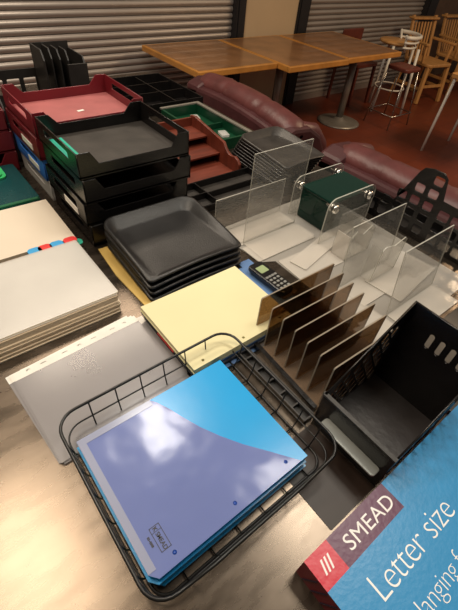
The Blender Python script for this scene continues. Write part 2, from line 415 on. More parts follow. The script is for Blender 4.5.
# white metal stool with round wood seat
t = thing('bar_stool', 'white metal bar stool with round wooden seat beside the table row', 'stool', (5.02, 2.92, 0), math.radians(41.5))
b = MB(); b.lathe([(.18, .70), (.20, .712), (.20, .725), (.18, .735), (.02, .737)], (.04, .10, 0), 32); b.build('seat', M['oak'], t)
for sx, sy in ((-1, -1), (1, -1), (1, 1), (-1, 1)):
    b = MB(); top = (sx * .15, .01 + sy * .14, .70); bot = (sx * .18, sy * .18, 0.0)
    b.tube([top, bot], .016, 10); b.build('leg', M['white_metal'], t)
b = MB(); b.tube([(.19 * math.cos(a), .03 + .175 * math.sin(a), .26) for a in [2 * PI * k / 24 for k in range(24)]], .009, 8, True); b.build('foot_ring', M['white_metal'], t)
b = MB()
for z, r in ((.80, .215), (.75, .205), (.70, .195)):
    b.tube([(r * math.cos(a), .06 + r * math.sin(a) * .9, z) for a in [PI + PI * k / 14 for k in range(15)]], .02 if z > .78 else .011, 8)
for sx in (-1, 1): b.tube([(sx * .21, .06, .82), (sx * .16, .02, .66)], .013, 8)
b.build('back_rail', M['white_metal'], t)
# low dark stool tucked under the table
t = thing('metal_stool', 'thin chrome legged stool with brown vinyl seat before the end table', 'stool', (4.60, 2.60, 0))
b = MB(); b.prism(rrect(-.135, -.135, .135, .135, .04), .56, .60); b.build('seat', M['brown_vinyl'], t, bevel=.012)
for sx, sy in ((-1, -1), (1, -1), (1, 1), (-1, 1)):
    b = MB(); b.tube([(sx * .12, sy * .11, .56), (sx * .2, sy * .17, 0)], .008, 8); b.build('leg', M['chrome'], t)
b = MB(); b.tube([(-.19, -.165, .14), (.19, -.165, .14), (.19, .165, .14), (-.19, .165, .14)], .006, 8, True); b.build('foot_ring', M['chrome'], t)
# brown chair back behind the tables
t = thing('side_chair', 'dark red wooden side chair behind the end table against the shutter', 'chair', (4.80, 3.38, 0))
b = MB(); b.prism(rrect(-.2, -.2, .2, .18, .04), .43, .46); b.build('seat', M['mahogany'], t)
b = MB(); b.box((-.19, .135, .60), (.19, .16, .76)); b.build('backrest', M['mahogany'], t, bevel=.01)
for sx in (-1, 1):
    b = MB(); b.bar((sx * .17, -.17, .43), (sx * .18, -.19, 0), .03, .03); b.build('leg', M['mahogany'], t)
    b = MB(); b.bar((sx * .17, .148, .74), (sx * .18, .16, 0), .03, .025); b.build('leg', M['mahogany'], t)

# ------------------------------------------------------------------ couches (seen from behind)
def couch(x, y0, y1, ztop, label, nb, sagk=.05):
    """back runs along Y from y0 to y1, seat faces +X"""
    t = thing('couch', label, 'couch', (x, 0, 0), 0)
    L = y1 - y0
    def crest(s_): return ztop - .012 - sagk * (s_ - .6) ** 2 / .36
    N = 44
    b = MB(); poly = [(y0, .08)] + [(y1, .08)] + [(y0 + L * (1 - k / 20), crest(1 - k / 20) - .045) for k in range(21)]
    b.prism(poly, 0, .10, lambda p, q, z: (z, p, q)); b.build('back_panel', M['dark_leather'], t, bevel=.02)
    rings = []
    for i in range(N + 1):
        s_ = i / N; yy = y0 + L * s_
        ph = (s_ * nb) % 1.0
        pinch = 1 - .13 * math.exp(-((min(ph, 1 - ph)) / .05) ** 2)
        e = min(s_, 1 - s_); endf = min(1, math.sqrt(max(0.03, min(1, e / .07))))
        rx, rz = .085 * pinch * endf, .06 * pinch * endf
        rings.append([(.13 + rx * math.cos(2 * PI * k / 20), yy, crest(s_) - .045 + rz * math.sin(2 * PI * k / 20)) for k in range(20)])
    b = MB(); b.loft(rings); b.build('top_roll', M['leather'], t)
    b = MB()
    b.tube([(.018, y0 + L * k / 20, crest(k / 20) - .055) for k in range(21)], .008, 8); b.build('piping', M['dark_leather'], t)
    b = MB(); b.box((.20, y0 + .17, .36), (.56, y1 - .17, .45)); b.build('seat_cushion', M['leather'], t, bevel=.04, seg=4)
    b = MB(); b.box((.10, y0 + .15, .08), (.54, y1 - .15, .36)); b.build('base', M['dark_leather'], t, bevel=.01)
    b = MB(); b.box((.10, y0 + .17, .46), (.24, y1 - .17, ztop - .16)); b.build('back_cushion', M['leather'], t, bevel=.05, seg=4)
    for yy in (y0, y1):
        sgn = 1 if yy == y0 else -1
        hh = crest(0 if yy == y0 else 1)
        prof = [(.0, .08), (.50, .08), (.50, .40), (.44, .50), (.36, hh - .16), (.30, hh - .07), (.20, hh - .01), (.08, hh), (.0, hh - .03)]
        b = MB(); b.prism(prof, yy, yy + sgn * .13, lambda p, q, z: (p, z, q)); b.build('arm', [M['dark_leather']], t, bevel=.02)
        b = MB(); b.tube([(.10, yy + sgn * .07, hh - .05), (.18, yy + sgn * .07, hh - .04), (.29, yy + sgn * .07, hh - .07), (.37, yy + sgn * .07, hh - .15), (.46, yy + sgn * .07, .50), (.49, yy + sgn * .07, .42)], [.03, .045, .05, .05, .045, .03], 16); b.build('arm_roll', M['leather'], t)
    for sx in (.1, .46):
        for yy in (y0 + .08, y1 - .08):
            b = MB(); b.box((sx - .03, yy - .03, 0), (sx + .03, yy + .03, .1)); b.build('foot', M['dark_leather'], t)
    return t
couch(1.52, 1.37, 2.26, .905, 'burgundy leather loveseat seen from behind, nearer the wood tables', 3, .05)
couch(1.53, -.25, 1.15, .885, 'burgundy leather couch seen from behind, beyond the acrylic sign holders', 5, .03)
# round pedestal base standing on the floor belongs to the tables; small chrome leg at the right edge
t = thing('metal_table', 'small chrome legged table cut off at the right edge of the picture', 'table', (4.55, 1.62, 0))
b = MB(); b.prism(rrect(-.3, -.3, .3, .3, .03), .70, .73); b.build('tabletop', M['oak'], t)
for sx, sy in ((-1, -1), (1, -1), (1, 1), (-1, 1)):
    b = MB(); b.tube([(sx * .26, sy * .26, .7), (sx * .28, sy * .28, 0)], .014, 10); b.build('leg', M['white_metal'], t)

# ------------------------------------------------------------------ letter trays
def letter_tray(w, d, h, mat, fmat, label, loc, group, labeled=False, slot=True):
    t = thing('letter_tray', label, 'tray', loc, 0, group)
    b = MB(); b.box((0, 0, .004), (w, d, .008)); b.build('tray_floor', fmat, t)
    prof = [(0, 0), (w, 0), (w, h), (w - .035, h), (w - .055, .034), (.055, .034), (.035, h), (0, h)]
    b = MB(); b.prism(prof, 0, .0035, lambda x, y, z: (x, z, y)); b.build('front_wall', mat, t, bevel=.0012)
    b = MB(); b.prism([(0, 0), (w, 0), (w, h), (w - .035, h), (w - .06, .038), (.06, .038), (.035, h), (0, h)], d - .0035, d, lambda x, y, z: (x, z, y)); b.build('back_wall', mat, t, bevel=.0012)
    for sx in (0, 1):
        x = .0 if sx == 0 else w - .0035
        outer = [(0, 0), (d, 0), (d, h), (0, h)]
        holes = [rrect(d * .2, h * .48, d * .8, h * .78, .006, 3)] if slot else []
        plate('side_wall', outer, holes, .0035, lambda p, q, z, x=x: (x + .00175 + z, p, q), mat, t)
    if labeled:
        b = MB(); b.box((-.0015, .05, .012), (0, .14, .03)); b.build('label_strip', M['white_label'], t)
    return t
W_, D_, H_ = .318, .265, .066
names = ['black letter tray, lowest of the stack of four beside the curved trays', 'black letter tray, second from the bottom of the stack of four',
         'black letter tray, second from the top of the stack of four', 'topmost black letter tray, with dusty grey floor and a green folder inside']
for i in range(4):
    dx = (.004, -.002, .003, 0)[i]; dy = (0, .004, -.003, .002)[i]
    letter_tray(W_, D_, H_ - .0005, M['black'], M['dusty_black'] if i == 3 else M['black'], names[i], (.302 + dx, .902 + dy, T + i * H_), 'black letter trays', i == 1)
b = MB(); b.box((.306, .925, T + 3 * H_ + .0085), (.352, 1.14, T + 3 * H_ + .0115)); o = b.build('green_folder', M['green_tab']); tag(o, 'narrow green folder lying at the left side of the top black tray', 'folder')
rn = [('clear grey letter tray at the bottom under the blue tray', M['poly'], M['poly']), ('blue letter tray under the two red trays', M['blue_tray'], M['blue_tray']),
      ('red letter tray, lower of the two on the blue tray', M['red'], M['red_floor']), ('red letter tray on top of the mixed stack, with a white sticker on its floor', M['red'], M['red_floor'])]
for i, (lb, m1, m2) in enumerate(rn):
    letter_tray(W_ + .022, D_, H_ - .0005, m1, m2, lb, (.300 + (.004, 0, -.004, 0)[i], 1.19 + (0, .004, .002, 0)[i], T + i * H_), 'mixed colour letter trays', i in (1, 2))
b = MB(); b.prism([(0, 0), (.022, .004), (.02, .014), (-.002, .011)], 0, .0006); o = b.build('sticker', M['white_label'], loc=(.475, 1.31, T + 3 * H_ + .0085)); tag(o, 'small torn white sticker on the floor of the top red tray', 'sticker')
for i in range(3):
    letter_tray(W_ - .01, D_, H_ - .0005, M['red'], M['red'], ['red letter tray at the bottom of the stack at the left edge', 'red letter tray in the middle of the stack at the left edge', 'red letter tray on top of the stack at the left edge'][i],
                (-.02 + (0, .004, -.002)[i], 1.44, T + i * H_), 'red letter trays at the left edge')

# ------------------------------------------------------------------ black upright sorter behind the red trays
t = thing('desktop_sorter', 'tall black plastic desktop sorter with windowed back, behind the red trays', 'sorter', (.30, 1.505, T))
b = MB(); b.box((0, 0, 0), (.34, .26, .008)); b.build('base', M['black_matte'], t)
plate('back_panel', [(0, 0), (.34, 0), (.34, .22), (0, .22)], [rrect(.03 + .06 * k, .14, .075 + .06 * k, .19, .004, 2) for k in range(4)], .005, lambda p, q, z: (p, .255 + z, q), M['black_matte'], t)
b = MB(); b.box((0, 0, 0), (.34, .006, .13)); b.build('front_panel', M['black_matte'], t)
plate('tall_back_panel', [(.20, .22), (.34, .22), (.34, .30), (.20, .30)], [], .005, lambda p, q, z: (p, .255 + z, q), M['black_matte'], t)
for x, hh, y0 in ((0, .20, .006), (.20, .30, .13), (.24, .295, .17), (.27, .29, .17), (.30, .285, .17), (.335, .28, .10)):
    b = MB(); b.prism([(y0, .008), (.25, .008), (.25, hh), (y0 + .02, hh), (y0, hh - .03)], x, x + .005, lambda p, q, z: (z, p, q)); b.build('divider', M['black_matte'], t)
b = MB(); b.box((.27, .09, .008), (.34, .099, .262)); b.build('end_panel', M['black_matte'], t)

# ------------------------------------------------------------------ curved nested trays
def curved_tray(w, d, h, mat, label, loc, group, rz=0, front=.006):
    """bowl shaped tray, low lip at y=0"""
    t = MB()
    def rr4(x0, y0, x1, y1, rb, rf, seg):
        pts = []
        for cx, cy, a, r in ((x1 - rb, y1 - rb, 0, rb), (x0 + rb, y1 - rb, 90, rb), (x0 + rf, y0 + rf, 180, rf), (x1 - rf, y0 + rf, 270, rf)):
            for k in range(seg + 1):
                t_ = math.radians(a + 90 * k / seg); pts.append((cx + r * math.cos(t_), cy + r * math.sin(t_)))
        out = []   # extra points along the long edges so that the curves stay smooth
        for i, p in enumerate(pts):
            q = pts[(i + 1) % len(pts)]; n_ = 8 if i % (seg + 1) == seg else 1
            for k in range(n_): out.append((p[0] + (q[0] - p[0]) * k / n_, p[1] + (q[1] - p[1]) * k / n_))
        return out
    base = rr4(.012, .002, w - .012, d - .014, .028, .008, 6)
    top = rr4(0, 0, w, d, .036, .012, 6)
    def hz(x, y):
        s_ = max(0, min(1, y / (d * .95))); return front + (h - front) * (s_ ** .75)
    def sag(x, y):   # front edge bows downward in the middle
        return -0.0 + 0.008 * (1 - y / d) * (math.sin(PI * x / w))
    r0 = [(x, y, .003 + 0.004 * (1 - y / d) + .003 * math.sin(PI * x / w)) for x, y in base]
    r1 = [(x, y, hz(x, y) + sag(x, y)) for x, y in top]
    cx, cy = w / 2, d / 2
    r2 = [(x + (x - cx) / w * .012, y + (y - cy) / d * .010, z - .001) for (x, y, z) in r1]
    r3 = [(x + (x - cx) / w * .014, y + (y - cy) / d * .012, z - .009 if y > .05 else z - .004) for (x, y, z) in r1]
    # floor as concentric rings for smooth shading
    rin = [(cx + (x - cx) * .9, cy + (y - cy) * .9, .0025 + .004 * (1 - y / d)) for x, y in base]
    t.loft([rin, r0, r1, r2, r3], cap=False)
    k = len(t.v) - 5 * len(rin); t.f.append([k + i for i in range(len(rin))]); t.mi.append(0); t.sm.append(True)
    o = t.build('curved_tray', mat, solid=.0022, loc=loc); o.rotation_euler = (0, 0, rz)
    return tag(o, label, 'tray', group)
cl = ['lowest of the curved black trays nested beside the yellow paper', 'second lowest of the nested curved black trays', 'third of the nested curved black trays from the bottom',
      'second from the top of the nested curved black trays', 'topmost curved black tray of the nest, with smudges on its floor']
for i in range(4):
    curved_tray(.270, .246, .034, M['curved_black'], cl[i if i < 3 else 4], (.330 + .002 * (i % 2), .624 + .003 * i, T + .005 + i * .0175), 'nested curved trays', 0)
for i in range(8):
    curved_tray(.20, .25, .030, M['black'] if i < 7 else M['dusty_black'], ORD[i] + ' black shallow tray from the bottom of the pile before the red couch' if i < 7 else 'dusty grey tray on top of the shallow pile before the red couch',
                (.99 + .003 * i, .905 - .004 * i, T + .004 + i * .0105), 'shallow tray pile', 0.03)

# ------------------------------------------------------------------ compartment organizers
def compartment(name, label, w, d, h, xs, ys, mat, loc, fmat=None, group=None):
    t = thing(name, label, 'organizer', loc, 0, group)
    b = MB(); b.box((0, 0, 0), (w, d, .004)); b.build('organizer_floor', fmat or mat, t)
    b = MB()
    b.box((0, 0, .004), (w, .005, h)); b.box((0, d - .005, .004), (w, d, h)); b.box((0, .005, .004), (.005, d - .005, h)); b.box((w - .005, .005, .004), (w, d - .005, h)); b.build('outer_wall', mat, t, bevel=.0015)
    for x in xs:
        b = MB(); b.box((x, .005, .004), (x + .004, d - .005, h * .92)); b.build('divider', mat, t)
    for (y, x0, x1) in ys:
        b = MB(); b.box((x0, y, .004), (x1, y + .004, h * .9)); b.build('divider', mat, t)
    return t
compartment('drawer_organizer', 'flat black drawer organizer with long compartments behind the clear sign', .35, .15, .028, [.10], [(.07, .104, .345), (.075, .005, .10)], M['black'], (.63, .885, T), M['dusty_black'])
compartment('parts_bin', 'large black compartment bin at the far end beneath the wood table', .46, .42, .05, [.15, .31], [(.16, .005, .15), (.16, .154, .31), (.16, .314, .455), (.29, .005, .15), (.29, .154, .31), (.29, .314, .455)], M['black'], (.78, 1.69, T), M['black'])
# green tray with a grey rim
t = thing('green_tray', 'green plastic tray with a grey rim behind the brown wooden sorter', 'tray', (.97, 1.24, T))
b = MB(); b.box((0, 0, 0), (.20, .40, .005)); b.build('tray_floor', M['green_tray'], t)
b = MB(); b.box((0, 0, .005), (.20, .01, .045)); b.box((0, .39, .005), (.20, .40, .045)); b.box((0, .01, .005), (.01, .39, .045)); b.box((.19, .01, .005), (.20, .39, .045)); b.box((.01, .19, .005), (.19, .196, .03)); b.build('tray_wall', M['green_tray'], t, bevel=.002)
b = MB(); b.box((.188, -.004, .045), (.206, .404, .052)); b.box((-.004, .39, .045), (.188, .404, .052)); b.build('rim', M['pedestal'], t, bevel=.001)
for (x, y, lb) in ((.06, .30, 'clear plastic box in the far half of the green tray, at its left'), (.14, .33, 'clear plastic box in the far corner of the green tray'),
                   (.06, .10, 'clear plastic box in the near half of the green tray, at its left'), (.145, .12, 'clear plastic box in the near half of the green tray by the rim')):
    b = MB(); b.prism(rrect(-.028, -.018, .028, .018, .006, 3), .0055, .014); o = b.build('clip_box', M['poly'], loc=(.97 + x, 1.24 + y, T)); o.rotation_euler = (0, 0, x * 9)
    tag(o, lb, 'box', 'clear boxes in the green tray')

# ------------------------------------------------------------------ mahogany sorter
t = thing('wooden_sorter', 'reddish brown wooden stepped desk sorter with curved side panel beside the black trays', 'sorter', (.662, 1.038, T))
def side_prof():
    p = [(0, 0), (.32, 0), (.32, .115), (.29, .12), (.10, .088)]
    for k in range(7):
        a = k / 6.0; p.append((.10 - .07 * a, .088 - .026 * a - .016 * math.sin(PI * a)))
    p += [(.012, .055), (0, .042)]
    return p
for x in (0, .272):
    b = MB(); b.prism(side_prof(), x, x + .012, lambda p, q, z: (z, p, q)); b.build('side_panel', M['mahogany'], t, bevel=.002)
b = MB(); b.box((.012, 0.01, 0), (.272, .315, .008)); b.build('bottom_panel', M['mahogany'], t)
b = MB(); b.box((.012, .308, 0.008), (.272, .316, .11)); b.build('back_panel', M['mahogany'], t)
for (y0, z) in ((.115, .038), (.2, .072)):
    b = MB(); b.box((.012, y0, z), (.272, .308, z + .006)); b.build('shelf', M['mahogany'], t)

# ------------------------------------------------------------------ paper piles at the left
# teal and green poly folders
for i in range(7):
    b = MB(); off = (.0, .004, -.003, .002, -.004, .003, 0)[i]
    b.prism(rrect(-.04 + off, 1.155 + off * .6, .257 + off, 1.395 + off * .6, .006, 2), T + i * .007, T + i * .007 + .0062, mi=0, side_mi=1)
    o = b.build('poly_folder', [M['teal_poly'], M['green_poly_edge']])
    tag(o, 'dark teal poly folder topmost of the pile at the left edge' if i == 6 else ORD[i] + ' teal poly folder from the bottom of the pile at the left edge', 'folder', 'teal poly folders')
for i in range(3):
    b = MB(); b.prism(rrect(-.06, 1.30 + .004 * i, .215 - .01 * i, 1.425, .02, 4), T + .0492 + i * .006, T + .0545 + i * .006)
    o = b.build('green_folder', M['bright_green']); tag(o, 'bright green plastic folder lying over the teal folders at the left edge, ' + ('lowest', 'middle', 'topmost')[i] + ' of three', 'folder', 'bright green folders')
# cream divider sheets with coloured tabs
for i in range(10):
    b = MB(); dx = random.uniform(-.003, .003)
    b.prism([(-.03 + dx, .925), (.268 + dx, .922), (.272 + dx, 1.148), (-.028 + dx, 1.15)], T + i * .0037, T + i * .0037 + .0033)
    top = i == 9
    t = thing('divider_sheet', 'cream divider sheet with rounded coloured tabs, topmost of its pile' if top else ORD[i] + ' cream divider sheet from the bottom, beneath the tabbed top one', 'paper', (0, 0, 0), 0, 'cream divider sheets')
    o = b.build('sheet', M['cream_paper'], t)
    if top:
        for x, m, n in ((.250, 'red_tab', 'red'), (.214, 'blue_tab', 'blue'), (.184, 'red_tab', 'red'), (.158, 'blue_tab', 'blue')):
            b = MB(); b.prism(rrect(x - .017, .901, x + .017, .929, .011, 4), T + .0370, T + .0385); c = b.build('tab', M[m], t); c['label'] = n + ' tab'
    if i == 7:
        b = MB(); b.prism(rrect(.240, .898, .280, .9255, .010, 3), T + i * .0037 + .0008, T + i * .0037 + .0024); c = b.build('tab', M['green_tab'], t); c['label'] = 'green tab'
# clear poly sleeves pile
for i in range(14):
    dx = random.uniform(-.0022, .0022); dy = random.uniform(-.0022, .0022)
    b = MB(); z = T + i * .0034
    b.prism(rrect(-.035 + dx, .640 + dy + .0012 * i, .255 + dx + .003 * (i > 11), .896 + dy, .004, 2), z, z + .0033, mi=0, side_mi=1)
    o = b.build('clear_folder', [M['poly'] if i > 11 else M['poly_tan'], M['poly_tan']])
    tag(o, 'clear poly folder, topmost of the thick pile before the cream sheets' if i == 13 else ORD[i] + ' clear poly folder from the bottom of the thick tan edged pile', 'folder', 'clear poly folders')
# grey sheet protectors
for i in range(5):
    dx = (.006, -.004, .003, -.002, 0)[i]; dy = (.008, .004, -.003, .002, 0)[i]
    t = thing('sheet_protector', 'grey sheet protector with punched strip, topmost of the pile beside the wire basket' if i == 4 else ORD[i] + ' sheet protector from the bottom of the pile beside the wire basket', 'sheet protector', (.002 + dx, .366 + dy, T + i * .0016), 0.045 + .012 * (i - 4) * (-1) ** i, 'sheet protectors')
    b = MB(); b.box((0, 0, 0), (.275, .206, .0013)); b.build('sleeve', M['sleeve'], t)
    holes = [rrect(hx - .004, .2145, hx + .004, .2215, .0034, 3) for hx in (.0295, .1375, .2455)] + [rrect(hx - .006, .216, hx + .006, .220, .0018, 2) for hx in (.06, .105, .17, .215)]
    plate('punched_strip', [(0, .206), (.275, .206), (.275, .226), (0, .226)], holes, .0012, lambda p, q, z: (p, q, z + .0006), M['sleeve_strip'], t)

# ------------------------------------------------------------------ yellow paper on folders
b = MB(); b.prism([(.288, .365), (.625, .365), (.64, .40), (.64, .628), (.60, .628), (.60, .608), (.288, .608)], T, T + .0034); o = b.build('blue_folder', M['blue_card']); tag(o, 'large blue folder lying flat under the yellow paper', 'folder')
b = MB(); b.prism(rrect(.283, .373, .560, .590, .003, 2), T + .004, T + .014); o = b.build('paper_stack', M['dark_card']); tag(o, 'dark grey card bundle between blue folder and divider sheets', 'paper')
t = thing('divider_set', 'tabbed divider set with red tab below the yellow paper', 'paper', (0, 0, 0))
b = MB(); b.box((.284, .376, T + .014), (.556, .588, T + .022)); b.build('sheets', M['blue_card'], t)
b = MB(); b.box((.279, .455, T + .0145), (.286, .52, T + .0185)); c = b.build('tab', M['red_tab'], t); c['label'] = 'red tab'
b = MB(); b.box((.279, .385, T + .0145), (.286, .445, T + .0185)); c = b.build('tab', M['dark_card'], t); c['label'] = 'dark tab'
for i in range(5):
    holes = [[(hx + .0035 * math.cos(a), .388 + .0035 * math.sin(a)) for a in [2 * PI * k / 10 for k in range(10)]] for hx in (.308, .416, .524)]
    dx = (.002, -.001, .001, 0, 0)[i]
    o = plate('yellow_paper', [(.279 + dx, .377), (.554 + dx, .377), (.554 + dx, .590), (.279 + dx, .590)], holes, .0036, lambda p, q, z, i=i: (p, q, T + .024 + i * .0038 + z), M['yellow_paper'])
    tag(o, 'pale yellow punched paper packet, topmost, beside the black curved trays' if i == 4 else ORD[i] + ' pale yellow paper packet from the bottom, under the topmost one', 'paper', 'yellow paper packets')
b = MB(); b.prism([(.306, .625), (.322, .612), (.59, .60 + .034), (.60, .87), (.31, .885), (.300, .76)], T, T + .0035); o = b.build('manila_folder', M['manila']); tag(o, 'yellow manila folder sticking out beneath the curved black trays', 'folder')
# calculator
t = thing('calculator', 'small black calculator with green display lying between yellow paper and smoke sorter', 'calculator', (.622, .522, T + .012), math.radians(3))
b = MB(); b.prism(rrect(-.024, -.068, .024, .064, .012, 5), 0, .014); b.build('body', M['black'], t, bevel=.003)
b = MB(); b.prism(rrect(-.014, .018, .014, .044, .002, 2), .014, .0148); b.build('display', M['lcd'], t)
for r in range(5):
    for c_ in range(3 if r else 4):
        b = MB(); x = -.013 + .013 * c_ if r else -.015 + .010 * c_
        b.prism(rrect(x - .0042, -.056 + .0125 * (4 - r), x + .0042, -.049 + .0125 * (4 - r), .0015, 2), .014, .0158); b.build('key', M['key'], t)
b = MB(); b.prism(rrect(.606, .448, .654, .594, .006, 3), T + .0045, T + .0115); o = b.build('plastic_pouch', M['smoke_base']); tag(o, 'crumpled clear brown pouch under the calculator', 'pouch')

# ------------------------------------------------------------------ wire basket
t = thing('wire_basket', 'black wire letter basket holding the blue folders', 'basket', (0, 0, T))
X0, X1, Y0, Y1 = .019, .385, .088, .412
def loop(x0, y0, x1, y1, r, zf, seg=6, dense=10):
    base = rrect(x0, y0, x1, y1, r, seg); out = []
    for i, p in enumerate(base):
        q = base[(i + 1) % len(base)]; L = math.hypot(q[0] - p[0], q[1] - p[1]); n = dense if L > .05 else 1
        for k in range(n):
            s_ = k / n; x = p[0] + (q[0] - p[0]) * s_; y = p[1] + (q[1] - p[1]) * s_; out.append((x, y, zf(x, y)))
    return out
def rimz(x, y):
    h = .066
    if y < Y0 + .02:
        s_ = min((x - X0), (X1 - x)); h = .066 - .022 * max(0, min(1, (s_ - .05) / .03))
    return h
b = MB(); b.tube(loop(X0, Y0, X1, Y1, .036, rimz), .0027, 8, True); b.build('rim', M['wire'], t)
b = MB(); b.tube(loop(X0 + .006, Y0 + .006, X1 - .006, Y1 - .006, .032, lambda x, y: .030), .0016, 8, True); b.build('middle_rail', M['wire'], t)
b = MB(); b.tube(loop(X0 + .014, Y0 + .014, X1 - .014, Y1 - .014, .026, lambda x, y: .0025), .0024, 8, True); b.build('base_rail', M['wire'], t)
for k in range(6):
    x = X0 + .06 + k * .050
    b = MB(); b.tube([(x, Y0, rimz(x, Y0)), (x, Y0 + .006, .03), (x, Y0 + .014, .005), (x, Y1 - .014, .005), (x, Y1 - .006, .03), (x, Y1, .066)], .0014, 6); b.build('cross_wire', M['wire'], t)
for k in range(6):
    y = Y0 + .05 + k * .044
    b = MB(); b.tube([(X0, y, .066), (X0 + .006, y, .03), (X0 + .014, y, .0075), (X1 - .014, y, .0075), (X1 - .006, y, .03), (X1, y, .066)], .0014, 6); b.build('cross_wire', M['wire'], t)

# folders in the basket
nf = 7
for i in range(nf):
    z = T + .0105 + i * .0062; top = i == nf - 1
    dx = (.004, -.002, .003, .001, -.003, .002, 0)[i]; dy = (-.004, .003, -.002, .003, -.003, .001, 0)[i]
    lab = 'blue poly pocket folder with frosted violet pocket, topmost in the wire basket' if top else ('green poly folder at the bottom of the wire basket' if i == 1 else ORD[i] + ' folder from the bottom in the wire basket, blue poly')
    t = thing('pocket_folder', lab, 'folder', (0 + dx, dy, z), 0, 'pocket folders in the wire basket')
    mt = M['folder_green'] if i in (1,) else M['folder_blue']
    x0, x1, y0, y1 = .034, .331, .118, .362
    b = MB(); b.prism([(x0 + .010, y0), (x1, y0), (x1, y1), (x0, y1), (x0, y0 + .012)], 0, .0045, mi=0); b.build('back_sheet', mt, t)
    if top:
        pts = [(x0 + .010, y0), (.316, y0)] + [(.310, .125), (.286, .157), (.254, .198), (.232, .232), (.214, .265), (.200, .298), (.190, .325), (.178, .350), (.170, y1 - .001), (x0, y1 - .001), (x0, y0 + .012)]
        holes = [[(hx + .0032 * math.cos(a), .132 + .0032 * math.sin(a)) for a in [2 * PI * k / 12 for k in range(12)]] for hx in (.0765, .1845, .2925)]
        pk = plate('pocket', pts, holes, .0007, lambda p, q, zz: (p, q, .0056 + zz), M['pocket'], t)
        b = MB(); b.box((x0, y0 + .012, .0061), (x0 + .012, y1 - .001, .0066)); b.box((x0 + .012, y1 - .013, .0061), (.170, y1 - .001, .0066)); b.build('welded_edge', M['pocket_weld'], pk)
        for hx in (.0765, .1845, .2925):
            b = MB(); b.lathe([(.0034, 0), (.0034, .0006)], (hx, .132, .0046), 14); b.build('punched_hole', M['hole_blue'], pk)
        # printed mark: frame, word and code, reading towards -Y
        def mp(u, v): return (.062 + v, .178 - u)   # u along reading direction, v up
        def pr_box(u0, v0, u1, v1):
            (ax, ay), (bx, by) = mp(u0, v0), mp(u1, v1)
            b.box((min(ax, bx), min(ay, by), .0062), (max(ax, bx), max(ay, by), .0064))
        b = MB()
        pr_box(0, 0, .036, .0008); pr_box(0, .0152, .036, .016); pr_box(0, 0, .0008, .016); pr_box(.0352, 0, .036, .016); pr_box(.0080, 0, .0085, .016)
        b.build('printed_frame', M['print_black'], pk)
        rot = Matrix(((0, 1, 0, 0), (-1, 0, 0, 0), (0, 0, 1, .0063), (0, 0, 0, 1)))
        def at_(u, v): x, y = mp(u, v); return Matrix.Translation((x, y, 0)) @ rot
        text('printed_word', 'SMEAD', .0088, at_(.0102, .0048), M['print_black'], pk, bold=.0001, xs=.92)
        text('printed_mark', 'K', .0085, at_(.0018, .0048), M['print_black'], pk, bold=.0002)
        text('printed_code', '83-4308', .0046, at_(.008, -.0075), M['print_black'], pk, bold=.0002)

# ------------------------------------------------------------------ dark plastic strip tray between basket and sorter
t = thing('pencil_tray', 'narrow black ribbed pencil tray between wire basket and smoke sorter', 'tray', (.392, .175, T))
b = MB(); b.box((0, 0, 0), (.028, .215, .004)); b.build('tray_floor', M['black_matte'], t)
b = MB(); b.box((0, 0, .004), (.003, .215, .02)); b.box((.025, 0, .004), (.028, .215, .02))
for k in range(7): b.box((.003, k * .0353, .004), (.025, k * .0353 + .003, .016))
b.build('tray_wall', M['dusty_black'], t)

# ------------------------------------------------------------------ smoke acrylic sorter
t = thing('smoke_sorter', 'smoke tinted acrylic file sorter with seven upright dividers', 'sorter', (.430, .184, T), math.radians(-3))
b = MB(); b.box((.008, 0, .002), (.240, .225, .007)); b.build('base', [M['smoke_base']], t)
b = MB(); b.box((0, 0, 0), (.010, .225, .016)); b.build('front_bar', M['black'], t)
for k in range(7):
    y = .004 + k * .0352
    b = MB(); h0 = .124
    xr = .238 - .0055 * (6 - k)
    b.prism([(.022, .0075), (xr - .002, .0075), (xr, h0 + .008), (xr - .004, h0 + .010), (.025, h0), (.022, h0 - .003)], y, y + .003, lambda p, q, z: (p, z, q), 0, 1)
    b.build('divider', [M['smoke'], M['smoke_edge']], t)

# ------------------------------------------------------------------ black magazine file beside the box
t = thing('magazine_file', 'wide black magazine file with diamond cut sloping side, beside the blue box', 'file holder', (.412, .018, T))
wX, wY = .205, .152
b = MB(); b.box((0, 0, 0), (wX, wY, .004)); b.build('base', M['organizer_floor'], t)
b = MB(); b.box((0, 0, .004), (.004, wY, .10)); b.build('front_wall', M['black'], t, bevel=.001)
def slot(cx, cz, ww, hh): return rrect(cx - ww / 2, cz - hh / 2, cx + ww / 2, cz + hh / 2, min(ww, hh) * .49, 4)
plate('back_wall', [(0, .004), (wY, .004), (wY, .222), (0, .222)], [slot(wY * .42 + (k - 1.5) * .021, .165, .010, .036) for k in range(4)], .004, lambda p, q, z: (wX - .002 + z, p, q), M['black'], t)
dia = []
import itertools
for r in range(9):
    for c_ in range(7):
        cx = .026 + .030 * c_ + (.015 if r % 2 else 0); cz = .022 + .0225 * r
        lim = .10 + (.235 - .10) * (cx / wX) - .022
        if cz < lim and cx < wX - .02: dia.append([(cx - .0135, cz), (cx, cz - .0195), (cx + .0135, cz), (cx, cz + .0195)])
for yy in (.0, wY - .0035):
    plate('side_wall', [(.004, .004), (wX - .004, .004), (wX - .004, .222), (.004, .10)], dia, .0035, lambda p, q, z, yy=yy: (p, yy + .00175 + z, q), M['black'], t)
b = MB(); b.box((-.0025, .0, .100), (.0055, wY, .1035)); b.box((.0, wY - .005, .1), (.0055, wY + .002, .1035)); b.build('rim', M['dusty_black'], t)
# grey label holder lying at its foot
b = MB(); b.prism(rrect(-.022, .010, .0, .128, .006, 4), .052, .056); c = b.build('label_ledge', M['grey_metal'], t, bevel=.0008); c['label'] = 'grey metal ledge'
